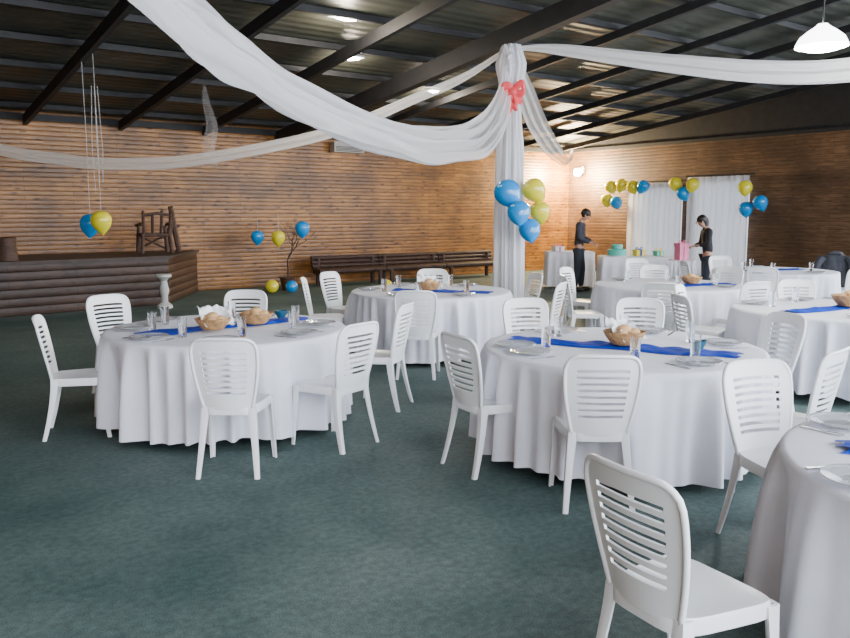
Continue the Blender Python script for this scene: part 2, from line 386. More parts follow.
# ---------------------------------------------------------------- tables
TOPZ=.735
def cloth_mesh(Rr,seed):
    rnd=random.Random(seed); n=320; v=[];f=[]
    ph=[rnd.uniform(0,6.28) for _ in range(6)]
    nf=rnd.choice([22,24,26])
    rings=[(.0001,0,0),(.4,0,0),(.8,0,0),(.965,0,0),(.99,-.004,0),(1.0,-.018,.02),(1.0,-.05,.2),(1.0,-.11,.42),(1.0,-.2,.62),(1.0,-.3,.78),(1.002,-.41,.9),(1.004,-.52,.98),(1.006,-.6,1),(1.008,-.67,1.04)]
    for s,dz,k in rings:
        for i in range(n):
            a=2*pi*i/n
            w=a+.15*math.sin(3*a+ph[0])+.07*math.sin(5*a+ph[1])+.025*math.sin(11*a+ph[4])
            x=.5+.5*math.sin(nf*w+ph[2]); fold=2*x**1.8-1
            amp=.072+.032*math.sin(4*a+ph[3])+.018*math.sin(9*a+ph[5])
            r=Rr*s+k*(amp*(fold*.75+.12)+.007*math.sin(2.3*nf*a+ph[4]))
            v.append((r*math.cos(a),r*math.sin(a),TOPZ+dz+(.014*k*math.sin(4*a+ph[5]) if k>.8 else 0)))
    for k in range(len(rings)-1):
        for i in range(n):
            j=(i+1)%n; f.append((k*n+i,k*n+j,(k+1)*n+j,(k+1)*n+i))
    return mesh_data("tablecloth",v,f,M_cloth,True,None)
TT=mesh_data("table_top",*lathe([(.0001,.70),(.86,.70),(.86,.725),(.0001,.725)],48),M_wood)
TL=mesh_data("table_leg",*tube([(0,0,.70),(.0,.0,.0)],[.022,.018],10),M_steel)
def table(c,Rr,seed,label):
    e=empty("banquet_table",(c[0],c[1],0),seed*.7)
    child("tablecloth",cloth_mesh(Rr,seed),e)
    child("table_top",TT,e)
    for k in range(4):
        a=k*pi/2+.4; child("table_leg",TL,e,(.68*math.cos(a),.68*math.sin(a),0))
    top(e,label,"table"); return e
tl="round table in pleated white tablecloth"
table(T1,.93,1,tl+" with two bread bowls")
table(T2,.93,2,tl+" before the draped column")
table(T3,.93,3,tl+" with napkin-lined basket")
table(T4,.93,4,tl+" with glass plates")
table(T5,.93,5,tl+" with large bread basket")
table(T6,.93,6,tl+" ringed by chairs")
table(T7,.93,7,tl+" near sheer curtains")
def runner(p0,p1,w,seed,label):
    p0=Vector((*p0,0));p1=Vector((*p1,0)); d=(p1-p0); Ln=d.length; d.normalize(); s=Vector((-d.y,d.x,0)); mid=(p0+p1)/2
    nu,nv=60,14; v=[];f=[]
    for i in range(nu+1):
        t=i/nu
        ww=w*(.8+.25*noise.noise(Vector((t*4,seed,0)))+.1*math.sin(t*9+seed))
        for j in range(nv+1):
            q=j/nv-.5
            end=.05*noise.noise(Vector((q*9,seed*3.1,i)))*(1 if i in(0,nu) else 0)
            pos=d*((t-.5)*Ln+end)+s*(q*ww+.03*noise.noise(Vector((t*5,seed,5))))
            z=TOPZ+.008+.020*abs(noise.noise(Vector((t*9,q*3,seed))))+.010*abs(math.sin(q*11+3*t+seed))*(1-abs(q)*1.6)
            if j in(0,nv): z=TOPZ+.004
            v.append((pos.x,pos.y,z))
    for i in range(nu):
        for j in range(nv):
            a=i*(nv+1)+j; f.append((a,a+1,a+nv+2,a+nv+1))
    o=obj("table_runner",mesh_data("table_runner",v,f,M_blue,True,None),(mid.x,mid.y,0))
    return top(o,label,"table runner","blue satin table runners")
rl="crumpled royal blue satin runner across a white tablecloth"
runner((-2.10,5.80),(-1.05,6.78),.28,1,rl); runner((.62,5.62),(1.98,4.95),.28,2,rl)
runner((-.35,9.3),(.75,8.95),.26,3,rl); runner((1.60,2.98),(2.85,2.3),.26,4,rl)
runner((3.3,7.2),(4.4,7.75),.26,5,rl); runner((2.9,9.75),(3.85,10.1),.26,6,rl); runner((5.0,12.3),(6.0,12.8),.26,7,rl)
# tableware
PL=mesh_data("plate",*lathe([(.0001,.004),(.07,.004),(.075,0),(.08,.004),(.128,.020),(.138,.021),(.136,.025),(.085,.011),(.07,.008),(.0001,.008)],40),M_plate,True,1.2)
GL=mesh_data("drinking_glass",*lathe([(.0001,0),(.026,0),(.029,.01),(.034,.145),(.0325,.145),(.0275,.014),(.0001,.012)],24),M_glass,True,1.0)
def knife_me():
    b=MB(); b.add(*boxg(.014,.10,.006,(0,-.055,.003)))
    b.add([(-.008,0,0),(.008,0,0),(.009,.09,0),(-.003,.11,0),(-.007,.08,0),(-.008,0,.002),(.008,0,.002),(.009,.09,.002),(-.003,.11,.002),(-.007,.08,.002)],
      [(4,3,2,1,0),(5,6,7,8,9)]+[(i,(i+1)%5,5+(i+1)%5,5+i) for i in range(5)])
    return mesh_data("table_knife",b.v,b.f,M_steel,False)
def fork_me():
    b=MB(); b.add(*boxg(.010,.12,.004,(0,-.04,.003))); b.add(*boxg(.024,.02,.003,(0,.028,.004)))
    for i in range(4): b.add(*boxg(.003,.05,.003,(-.0105+.007*i,.06,.006)))
    return mesh_data("table_fork",b.v,b.f,M_steel,False)
KN=knife_me();FK=fork_me()
def setting(T,deg,cut=True,glass=1,rad=.72):
    a=math.radians(deg); u=Vector((math.cos(a),math.sin(a),0)); s=Vector((-u.y,u.x,0)); c=Vector((T[0],T[1],TOPZ+.002)); rz=a+pi/2
    p=c+u*rad
    top(obj("plate",PL,p,0),"clear pressed glass dinner plate on the tablecloth","plate","dinner plates")
    if cut:
        top(obj("table_knife",KN,p-s*.165,rz),"steel table knife beside a plate","knife","table knives")
        top(obj("table_fork",FK,p+s*.165,rz),"steel fork beside a plate","fork","table forks")
    if glass:
        top(obj("drinking_glass",GL,c+u*.54+s*.14,0),"clear straight drinking glass by a plate","glass","drinking glasses")
for d in (187,150,85,12,-30,-80,-125): setting(T1,d,True,1)
for d in (182,205,250,-65,5,60,115): setting(T3,d,True,0 if d==205 else 1)
for d in (188,127,222,60): setting(T4,d,True,1 if d==60 else 0,.78)
for d in (50,120,180,-60,-120): setting(T2,d,False,1)
for d in (90,150,260,-50): setting(T5,d,False,1)
for d in (60,130,250,-40): setting(T6,d,False,1)
for d in (90,180,230,-60): setting(T7,d,False,1)
BK=mesh_data("bowl",*lathe([(.0001,0),(.07,0),(.085,.01),(.12,.055),(.135,.085),(.128,.087),(.112,.058),(.075,.016),(.0001,.012)],32),M_wick,True,1)
BR=[mesh_data("bread_roll",*ell(.05,.036,.03,nz=.2,seed=i),M_bread,True,None) for i in range(3)]
def bowl(x,y,label,breads=5,nap=False,sc=1):
    o=obj("bread_basket",BK,(x,y,TOPZ+.025),0,scale=sc); top(o,label,"basket","bread baskets")
    for k in range(breads):
        a=k*2*pi/max(1,breads-1); r=.058 if k<breads-1 else 0
        b=obj("bread_roll",BR[k%3],(x+r*math.cos(a)*sc,y+r*math.sin(a)*sc,TOPZ+.025+(.075 if k<breads-1 else .10)*sc),a)
        top(b,"golden crusty bread roll piled in a basket","bread","bread rolls in baskets")
    if nap:
        v=[];f=[];n=14
        for i in range(n+1):
            for j in range(n+1):
                px=(i/n-.5);py=(j/n-.5); r=math.hypot(px,py)
                v.append((px*.24,py*.24,.07+.07*r+.05*noise.noise(Vector((px*6,py*6,x)))))
        for i in range(n):
            for j in range(n):
                a=i*(n+1)+j; f.append((a,a+1,a+n+2,a+n+1))
        top(obj("paper_napkin",bm_solid(v,f,.002,M_napkin,"paper_napkin",1),(x-.02,y+.07,TOPZ+.03),.6,rot=(.5,.1,.6)),"crumpled white paper napkin tucked in a basket","napkin")
bowl(-1.60,5.98,"round woven bread bowl on the blue runner",5,True); bowl(-1.34,6.3,"round woven bread bowl beside another bowl",5)
bowl(1.33,5.28,"woven basket lined with white napkin and bread",4,True,1.05)
bowl(.05,9.1,"woven bread basket on the blue runner",4,True); bowl(4.0,7.5,"large woven bread basket on blue runner",5,False,1.2); bowl(3.3,9.9,"small woven bread basket",3)
for (x,y) in ((1.74,5.04),(-1.2,6.62)):
    top(obj("small_bowl",mesh_data("small_bowl",*lathe([(.0001,0),(.03,0),(.05,.04),(.055,.06),(.05,.06),(.028,.008),(.0001,.006)],24),M_teal),(x,y,TOPZ+.03)),"small dark blue ceramic sauce bowl on runner","bowl","small sauce bowls")
# ---------------------------------------------------------------- drapes
def ribbon(name,pts,ws,tilt,pleats,label,amp=.06,crk=.03,per=12,material=None):
    C=catmull(pts,per); m=len(C); M=60; v=[];f=[]
    for k in range(m):
        t=(C[min(k+1,m-1)]-C[max(k-1,0)]).normalized()
        g=k/(m-1)*(len(ws)-1); i0=min(int(g),len(ws)-2); w=ws[i0]+(ws[i0+1]-ws[i0])*(g-i0)
        up=Vector((0,0,1)) if name!="hanging_netting" else Vector((0,1,0))
        Sd=t.cross(up).normalized(); V=Sd.cross(t).normalized()
        D=V*math.cos(tilt)+Sd*math.sin(tilt); N=t.cross(D)
        for j in range(M+1):
            q=j/M
            dd=amp*w*math.sin(2*pi*pleats*q+1.2*math.sin(k*.08)+.4)*(1-.3*math.sin(q*5+k*.05))
            dd+=crk*w*2*noise.noise(Vector((k*.09,q*pleats*5,len(pts))))
            e=.05*w*noise.noise(Vector((k*.12,3.3 if q>.5 else 7.7,1)))
            v.append(C[k]+D*(w*(q-.5)*1.0+e)+N*dd)
    for k in range(m-1):
        for j in range(M):
            a=k*(M+1)+j; f.append((a,a+1,a+M+2,a+M+1))
    o=obj(name,mesh_data(name,v,f,material or M_drape,True,None))
    return top(o,label,"drape")
CT=(1.25,12.0)
ribbon("ceiling_drape",[(1.20,11.82,3.98),(1.17,11.76,3.48),(1.0,11.25,2.95),(.66,10.4,2.57),(.10,8.93,2.37),(-.45,7.6,2.39),(-.97,6.33,2.53),(-1.30,5.5,2.73),(-1.55,5.0,2.90),(-1.95,4.0,3.42),(-2.4,3.1,4.2),(-2.7,2.3,5.15)],
 [.16,.20,.38,.50,.56,.60,.70,.80,.88,.90,.7,.3],.7,3.5,"wide white sheer fabric swag sweeping down from column top",.06,.05)
ribbon("ceiling_drape",[(1.15,12,3.95),(.6,12.05,3.62),(-.08,12.1,3.33),(-1.42,12.3,2.84),(-3.4,12.7,2.47),(-4.9,13.0,2.40),(-6.0,13.3,2.5),(-7.2,13.5,2.72),(-8.6,13.9,3.25)],
 [.08,.14,.18,.2,.2,.2,.16],.3,2,"narrow white fabric swag stretching to the log wall",.08)
ribbon("ceiling_drape",[(1.35,11.9,3.98),(1.78,11.27,3.84),(2.74,9.95,3.44),(3.54,8.84,3.14),(4.2,7.95,3.0),(5.2,6.5,3.1),(6.3,5.0,3.6),(6.9,4.2,4.6)],
 [.06,.16,.24,.24,.24,.24,.2],.4,2,"white fabric swag stretching past the pendant lamp",.08)
ribbon("ceiling_drape",[(1.3,12.1,3.95),(1.55,12.8,3.5),(1.9,13.8,3.1),(2.35,15.1,2.83),(2.9,17,2.70),(3.4,19,2.85),(3.95,22.0,3.3)],
 [.10,.3,.34,.3,.22,.15,.1],.9,3,"white fabric swag running back to the wall lamp",.08)
# column
ce=empty("draped_column",(CT[0],CT[1],0))
child("post",mesh_data("post",*tube([(0,0,0),(0,0,4.09)],.075,12),M_beam),ce)
def sleeve():
    v=[];f=[];n=150;K=60
    def base(z):
        pts=[(0,.215),(1.2,.205),(2.4,.19),(3.05,.14),(3.3,.105),(3.5,.16),(3.75,.20),(3.95,.15),(4.1,.10)]
        for (z0,r0),(z1,r1) in zip(pts,pts[1:]):
            if z<=z1:
                t=(z-z0)/(z1-z0); t=t*t*(3-2*t); return r0+(r1-r0)*t
        return .08
    for k in range(K+1):
        z=.02+4.02*k/K
        for i in range(n):
            a=2*pi*i/n
            r=base(z)*(1+.13*math.sin(9*a+1.2*math.sin(z*1.1))+.05*math.sin(23*a+z)+.10*noise.noise(Vector((math.cos(a)*3,math.sin(a)*3,z*1.6))))
            v.append((r*math.cos(a),r*math.sin(a),z))
    for k in range(K):
        for i in range(n):
            j=(i+1)%n; f.append((k*n+i,k*n+j,(k+1)*n+j,(k+1)*n+i))
    return mesh_data("fabric_sleeve",v,f,sheer("column_fabric",(.86,.86,.90),.93,.35),True,None)
child("fabric_sleeve",sleeve(),ce)
b=MB(); b.add(*lathe([(.15,3.20),(.185,3.24),(.165,3.29),(.19,3.34),(.15,3.40)],28))
BY=-.28
for sgn in (-1,1):
    lp=[(0,0,0),(sgn*.06,-.03,.06),(sgn*.13,-.04,.07+.02*sgn),(sgn*.15,-.03,-.01),(sgn*.08,-.02,-.05),(0,0,0)]
    for dz in (-.03,0,.03): b.add(*tube(catmull([(p[0],BY+p[1],3.36+p[2]+dz) for p in lp],5),.028,6))
    b.add(*tube(catmull([(sgn*.02,BY,3.3),(sgn*.05,BY-.01,3.2),(sgn*.03,BY-.02,3.12),(sgn*.07-.02,BY-.04,3.03+.05*sgn)],6),[.04-.0007*i for i in range(19)],6))
b.add(*tube([(0,-.1,3.33),(0,BY-.02,3.34)],.06,8)); b.add(*ell(.065,.045,.065,(0,BY-.02,3.34)))
child("ribbon_bow",mesh_data("ribbon_bow",b.v,b.f,M_coral),ce)["label"]="coral red ribbon bow"
top(ce,"tall column wrapped in white fabric with coral ribbon bow","column")
# ---------------------------------------------------------------- balloons
BALL=lathe([(.0001,1.0),(.3,.965),(.6,.83),(.82,.62),(.93,.36),(.95,.1),(.90,-.2),(.74,-.55),(.5,-.85),(.25,-1.08),(.10,-1.18),(.05,-1.2)],28)
BMB=mesh_data("balloon",*BALL,M_bblue,True,None);BMG=mesh_data("balloon",*BALL,M_bgold,True,None)
kv,kf=lathe([(.04,-1.18),(.06,-1.22),(.035,-1.24),(.11,-1.30)],12)
KB=mesh_data("knot",kv,kf,M_bblue);KG=mesh_data("knot",kv,kf,M_bgold)
def balloon(x,y,z,r,c,label,grp,rot=(0,0,0),string=None):
    o=obj("balloon",BMB if c=='b' else BMG,(x,y,z),0,rot=rot,scale=r)
    child("knot",KB if c=='b' else KG,o)
    if string:
        inv=o.matrix_basis.inverted()
        p=[inv@Vector((x,y,z+r)),inv@Vector((x+.01,y,(z+string)/2)),inv@Vector((x,y,string))]
        child("string",mesh_data("string",*tube(p,.03,5),M_string),o)
    return top(o,("blue" if c=='b' else "yellow gold")+" "+label,"balloon",grp)
g="balloon cluster on the draped column"; lb="glossy balloon tied to the draped column"
for px,v_,c,r,Y in ((507,194,'b',.20,11.5),(533,191,'g',.175,11.72),(539,212,'g',.15,11.6),(518,213,'b',.17,11.3),(529,230,'b',.165,11.5)):
    balloon((px-425)/800*Y, Y, 1.63+(213-v_)/800*Y, r,c,lb,g,(random.uniform(-.6,.6),random.uniform(-.8,.8),0))
g="hanging balloon pair over the stage edge"
balloon(-4.84,11.65,1.46,.155,'b',"balloon hanging from the roof on strings",g,(0,.1,0),3.9)
balloon(-4.55,11.33,1.51,.15,'g',"balloon hanging from the roof on strings",g,(0,-.1,0),3.9)
g="balloons on the bare branch"
balloon(-3.48,16.7,1.13,.14,'b',"balloon hanging on the bare branch",g,(0,0,0),1.5)
balloon(-3.03,16.6,1.12,.15,'g',"balloon hanging on the bare branch",g,(0,0,0),1.6)
balloon(-2.56,16.8,1.30,.16,'b',"balloon hanging on the bare branch",g)
g="balloons on the floor by the log wall"
balloon(-3.12,16.3,.14,.14,'g',"balloon lying on the green floor",g,(1.2,0,0)); balloon(-2.75,16.4,.13,.13,'b',"balloon lying on the green floor",g,(1.2,0,.6)); balloon(-.8,16.6,.13,.13,'g',"balloon lying on the green floor",g,(1.2,.3,0))
g="balloon garland above the sheer curtains"
for b_,z,c in ((1.95,2.32,'g'),(2.31,2.36,'g'),(2.68,2.3,'g'),(3.01,2.3,'b'),(1.82,1.98,'g'),(2.15,1.9,'b'),(4.0,2.34,'g'),(4.24,2.10,'b'),(4.5,2.3,'g'),(5.90,2.2,'g'),(5.95,1.72,'b'),(6.30,1.86,'b')):
    p=R(.45,b_,z); balloon(p.x,p.y,p.z,.17,c,"balloon in the garland above the curtains",g,(random.uniform(-.5,.5),random.uniform(-.5,.5),0))
def streamer(x,y,z0,z1,n,spread,label):
    b=MB()
    for i in range(n):
        q=(i/(n-1)-.5)*2
        b.add(*tube([(q*spread*.6,0,z1),(q*spread*1.0,.02*q,(z0*.6+z1*.4)),(q*spread*.8,0,z0+random.uniform(0,.25))],.0055,5))
    o=obj("hanging_streamer",mesh_data("hanging_streamer",b.v,b.f,M_string),(x,y,0)); top(o,label,"streamer")
streamer(-4.78,11.9,1.9,3.45,3,.07,"thin white streamers hanging from roof above the balloons")
ribbon("hanging_netting",[(-3.76,14.0,3.85),(-3.72,14.0,3.5),(-3.64,14.02,3.1),(-3.70,14.0,2.75),(-3.62,14.0,2.42)],[.03,.12,.2,.22,.12],1.57,3,"thin sheer netting strip hanging from roof beam",.2,.12,8,M_net)
# ---------------------------------------------------------------- curtains
def curtain(b0,b1,zt,label,seed):
    n=120;K=16;v=[];f=[]
    for k in range(K+1):
        z=.05+(zt-.05)*k/K
        for i in range(n+1):
            q=i/n; b_=b0+(b1-b0)*q
            v.append((.17+.05*math.sin(q*62+seed+.5*math.sin(z*1.5))+.02*math.sin(q*23+z),b_,z))
    for k in range(K):
        for i in range(n):
            a=k*(n+1)+i; f.append((a,a+1,a+n+2,a+n+1))
    e=empty("curtain",(CX,CY,0),PHI)
    child("curtain_fabric",mesh_data("curtain_fabric",v,f,M_curt,True,None),e)
    child("curtain_rod",mesh_data("curtain_rod",*tube([(.17,b0-.1,zt+.03),(.17,b1+.1,zt+.03)],.02,8),M_beam),e)
    top(e,label,"curtain","sheer curtains on the wall")
curtain(2.35,4.0,2.4,"gathered white sheer curtain hanging against the wall",1); curtain(4.2,5.85,2.5,"gathered white sheer curtain hanging beside the balloons",2)
# ---------------------------------------------------------------- wall fittings
p=R(7.58,.14,3.14)
ac=empty("air_conditioner",p,PHI)
b=MB(); b.add(*boxg(.8,.22,.24)); child("housing",mesh_data("housing",b.v,b.f,M_ac,False),ac)
b=MB()
for i in range(4): b.add(*boxg(.72,.02,.012,(0,.115,-.09+.03*i)))
child("vent_louver",mesh_data("vent_louver",b.v,b.f,M_beam,False),ac); top(ac,"white split air conditioner high on the log wall","air conditioner")
p=R(.02,.55,2.85)
wl=empty("wall_lamp",p,PHI)
child("wall_plate",mesh_data("wall_plate",*boxg(.04,.12,.18,(.03,0,0)),M_enamel,False),wl)
child("lamp_arm",mesh_data("lamp_arm",*tube([(.04,0,0),(.16,0,.02),(.2,0,-.02)],.012,8),M_steel),wl)
child("bulb",mesh_data("bulb",*ell(.12,.12,.12,(.22,0,-.08)),M_bulbw,True,None),wl)
top(wl,"lit wall lamp near the corner of the log walls","lamp")
pl=empty("pendant_lamp",(3.42,7.15,3.10))
pv,pf=lathe([(.04,.14),(.06,.12),(.12,.08),(.18,.03),(.21,-.03),(.215,-.05)],32)
child("lamp_shade",bm_solid(pv,[q for q in pf if len(q)==4],.004,M_shade,"lamp_shade",1),pl)
child("cord",mesh_data("cord",*tube([(0,0,.12),(0,0,1.82)],.008,6),M_beam),pl)
child("bulb",mesh_data("bulb",*ell(.18,.18,.05,(0,0,-.04),24,12),M_bulb_glint,True,None),pl)
top(pl,"lit pendant lamp with dome shade, glare painted in as glow","lamp")
LP=((11.56,6.75,1),(10.58,5.2,1),(7.98,4.0,.6))
for a_,b_,s_ in LP:  # glowing ovals added for bright reflections on the roof, not real lamps
    q=R(a_,b_,roofz(b_)+.02); e=empty("ceiling_lamp",q,PHI)
    child("glint_backing",mesh_data("glint_backing",*boxg(.44*s_,.24*s_,.04,(0,0,.02)),M_enamel,False),e)
    child("glint_glow",mesh_data("glint_glow",*ell(.20*s_,.10*s_,.04,(0,0,-.0)),M_bulb_glint,True,None),e)
    top(e,"small bright roof glint, added as a glowing oval","lamp","added roof glints")
# ---------------------------------------------------------------- benches
def bench(a_,b_,L_,label):
    e=empty("wooden_bench",R(a_,b_),PHI)
    b=MB()
    for k in range(3): b.add(*tube([(-L_/2,.0+.12*k-.12,.34),(L_/2,.12*k-.12,.34)],.06,10))
    child("seat",mesh_data("seat",b.v,b.f,M_redwood),e)
    b=MB()
    for k in range(3): b.add(*tube([(-L_/2,-.2-.02*k,.44+.09*k),(L_/2,-.2-.02*k,.44+.09*k)],.048,10))
    child("backrest",mesh_data("backrest",b.v,b.f,M_redwood),e)
    for sx in(-1,1):
        for y_ in(-.2,.14):
            child("leg",mesh_data("leg",*tube([(sx*(L_/2-.15),y_,0),(sx*(L_/2-.15),y_-.0,.36 if y_>0 else .62)],.05,8),M_redwood),e)
    top(e,label,"bench","rustic log benches")
for a_ in (7.9,6.12,4.34): bench(a_,.75,1.76,"rustic dark brown log bench against the log wall")
e=empty("rustic_armchair",(-5.1,15.15,.885),.5)
def tb(*a,**k): return mesh_data("part",*tube(*a,**k),M_wood)
sm=MB()
for i in range(6): sm.add(*tube([(-.27,-.22+.09*i,.34),(.27,-.22+.09*i,.34)],.035,8))
child("seat",mesh_data("seat",sm.v,sm.f,M_wood),e)
for q in (((-.27,.24,0),(-.24,.22,.50)),((.27,.24,0),(.24,.22,.50)),((-.27,-.26,0),(-.24,-.22,.36)),((.27,-.26,0),(.24,-.22,.36))): child("leg",tb(q,.035,8),e)
child("cross_brace",tb([(-.26,.24,.06),(.24,.22,.32)],.022,8),e); child("cross_brace",tb([(.26,.26,.06),(-.24,.24,.32)],.022,8),e)
bm_=MB()
for x in(-.22,-.07,.08,.22): bm_.add(*tube([(x,-.22,.36),(x*1.08,-.30,.56),(x*1.12,-.36,.76+.03*math.sin(x*20))],.028,8))
bm_.add(*tube([(-.27,-.33,.70),(.0,-.36,.74),(.27,-.33,.70)],.03,8))
child("backrest",mesh_data("backrest",bm_.v,bm_.f,M_wood),e)
for x in(-.25,.25): child("armrest",tb([(x,-.3,.52),(x,.0,.54),(x*1.1,.28,.51)],.03,8),e)
top(e,"small rustic armchair made from dark branches on stage","chair")
e=empty("rustic_plank_stand",(-4.98,15.9,.88),.3)
child("upright_plank",mesh_data("upright_plank",*tube([(.10,.1,0),(.03,.0,.45),(-.03,-.05,.88)],[.05,.055,.05],6),M_wood),e)
child("upright_plank",mesh_data("upright_plank",*tube([(-.12,-.1,0),(-.05,-.05,.45),(.0,-.05,.70)],[.045,.05,.04],6),M_wood),e)
child("crossbar",mesh_data("crossbar",*tube([(-.12,-.03,.42),(.12,.03,.5)],.03,8),M_wood),e)
top(e,"tall narrow dark wooden stand of rough planks on stage","stand")
o=obj("tree_stump",mesh_data("tree_stump",*lathe([(.17,0),(.15,.1),(.14,.33),(.15,.36),(.13,.37),(.0001,.365)],20),M_wood),(-6.75,12.95,.87)); top(o,"short dark wooden stump on the stage","stump")
o=obj("plaster_pedestal",mesh_data("plaster_pedestal",*lathe([(.13,0),(.13,.05),(.10,.07),(.06,.10),(.055,.2),(.085,.3),(.06,.42),(.05,.47),(.09,.52),(.13,.54),(.13,.585),(.0001,.59)],28),M_stone),(-4.50,13.75,0)); top(o,"white turned plaster baluster pedestal by the stage","pedestal")
e=empty("bare_branch_arrangement",(-2.92,17.0,0))
b=MB(); rb=random.Random(5)
def grow(p,d,L_,r,dep):
    q=p+d*L_; mid=(p+q)/2+Vector((rb.uniform(-.04,.04),rb.uniform(-.04,.04),0))
    b.add(*tube([p,mid,q],[r,r*.85,r*.7],6))
    if dep:
        for _ in range(3 if dep>1 else 2):
            nd=(d+Vector((rb.uniform(-.95,.95),rb.uniform(-.3,.3),rb.uniform(-.1,.5)))).normalized()
            grow(q,nd,L_*.76,r*.6,dep-1)
grow(Vector((0,0,.22)),Vector((0,0,1)),.42,.022,4)
child("branches",mesh_data("branches",b.v,b.f,M_bark),e)
child("pot",mesh_data("pot",*lathe([(.12,0),(.16,.22),(.18,.28),(.16,.28),(.0001,.24)],24),M_wood),e)
top(e,"leafless branch tree standing in a pot","plant")
# ---------------------------------------------------------------- buffet tables
def rect_table(x,y,w,d,h,rz,label,seed):
    e=empty("buffet_table",(x,y,0),rz)
    n=160; v=[];f=[]
    per=[]
    for i in range(n):
        t=i/n*4; s=int(t); u=t-s
        c=[(-1,-1),(1,-1),(1,1),(-1,1)]; p=c[s];q=c[(s+1)%4]
        per.append(((p[0]+(q[0]-p[0])*u),(p[1]+(q[1]-p[1])*u)))
    rings=[(0,0,.0),(.95,0,0),(1,-.01,0),(1,-.2,.4),(1,-.45,.8),(1,-h+.06,1)]
    for s,dz,k in rings:
        for i,(px,py) in enumerate(per):
            fo=k*.022*math.sin(i/n*2*pi*26+seed)
            v.append((px*(w/2*max(s,.001)+fo+k*.01),py*(d/2*max(s,.001)+fo+k*.01),h+dz))
    for k in range(len(rings)-1):
        for i in range(n):
            j=(i+1)%n; f.append((k*n+i,k*n+j,(k+1)*n+j,(k+1)*n+i))
    child("tablecloth",mesh_data("tablecloth",v,f,M_cloth,True,None),e)
    child("table_top",mesh_data("table_top",*boxg(w-.06,d-.06,.025,(0,0,h-.03)),M_wood,False),e)
    for sx in(-1,1):
        for sy in(-1,1): child("table_leg",mesh_data("table_leg",*tube([(sx*(w/2-.1),sy*(d/2-.1),0),(sx*(w/2-.1),sy*(d/2-.1),h-.04)],.02,8),M_steel),e)
    top(e,label,"table")
rect_table(3.16,17.55,1.0,.6,.80,0,"side table covered with white cloth behind the buffet",1)
rect_table(4.33,16.35,1.5,.7,.76,-.06,"long buffet table with white cloth holding the cake",2)
rect_table(4.89,15.25,.5,.5,.74,-.3,"small cloth-covered table holding a pink gift box",3)
ck=empty("tiered_cake",(3.90,16.3,.765))
child("cake_board",mesh_data("cake_board",*lathe([(.22,0),(.22,.012),(.0001,.012)],28),M_china),ck)
child("cake_tier",mesh_data("cake_tier",*lathe([(.18,.012),(.185,.03),(.185,.12),(.17,.135),(.0001,.135)],28),M_cake),ck)
child("cake_tier",mesh_data("cake_tier",*lathe([(.11,.135),(.115,.15),(.11,.22),(.10,.235),(.0001,.235)],24),M_cake),ck)
top(ck,"two-tier teal iced cake on the buffet table","cake")
def gift(x,y,z,s,m,m2,label):
    e=empty("gift_box",(x,y,z),.3)
    child("box",mesh_data("box",*boxg(s[0],s[1],s[2],(0,0,s[2]/2)),m,False),e)
    child("lid",mesh_data("lid",*boxg(s[0]+.02,s[1]+.02,s[2]*.2,(0,0,s[2]*.95)),m,False),e)
    b=MB(); b.add(*boxg(.03,s[1]+.03,s[2]*1.07,(0,0,s[2]*.54)))
    for sg in(-1,1): b.add(*tube(catmull([(0,0,s[2]*1.06),(sg*.05,0,s[2]*1.06+.05),(sg*.08,0,s[2]*1.06+.02),(0,0,s[2]*1.06)],5),.008,6))
    child("ribbon",mesh_data("ribbon",b.v,b.f,m2,False),e); top(e,label,"gift box")
gift(4.88,15.25,.745,(.20,.18,.30),M_pink,M_pink,"tall pink gift box with bow on small table")
gift(4.35,16.3,.765,(.2,.16,.12),M_yel,M_blue,"small yellow box with ribbon on buffet table")
gift(4.75,16.3,.765,(.16,.16,.10),M_cake,M_yel,"small teal box with ribbon on buffet table")
gift(2.90,17.5,.805,(.22,.2,.10),M_china,M_pink,"small white box on the side table")
# ---------------------------------------------------------------- jackets on chairs
def jacket_chair(x,y,dx,dy,label):
    chair(x,y,dx,dy,"white plastic chair with a dark jacket over its back")
    e=empty("jacket",(x,y,0),rz_dir(dx,dy))
    path=[(-.13,.50),(-.15,.62),(-.18,.78),(-.21,.885),(-.27,.915),(-.32,.88),(-.34,.75),(-.34,.6),(-.33,.45),(-.32,.34)]
    C=catmull([(0,a,b) for a,b in path],4); n=24;v=[];f=[]
    for k,p in enumerate(C):
        t=k/(len(C)-1)
        hw=.26-.03*math.sin(pi*t)
        for i in range(n+1):
            q=i/n*2-1
            v.append((q*hw,p.y+.05*(abs(q)**2)*(1 if t>.5 else -.2)+.02*noise.noise(Vector((q*4,t*6,x))),p.z-.05*abs(q)**3+.02*noise.noise(Vector((q*3,t*4,y)))))
    for k in range(len(C)-1):
        for i in range(n):
            a=k*(n+1)+i; f.append((a,a+1,a+n+2,a+n+1))
    child("jacket_body",bm_solid(v,f,.012,M_jack,"jacket_body",1.2),e)
    for sg in(-1,1):
        child("sleeve",mesh_data("sleeve",*tube(catmull([(sg*.20,-.29,.86),(sg*.27,-.34,.74),(sg*.29,-.37,.55),(sg*.27,-.38,.34)],5),[.075-.0015*i for i in range(16)],12),M_jack),e)
    child("collar",mesh_data("collar",*tube(catmull([(-.12,-.20,.89),(-.07,-.28,.94),(.07,-.28,.94),(.12,-.20,.89)],5),.03,8),M_jack),e)
    top(e,label,"jacket")
jacket_chair(7.20,14.1,.4,.9,"dark grey jacket draped over the back of a chair")
jacket_chair(5.05,9.2,-.2,1,"black jacket hanging over a white chair back")
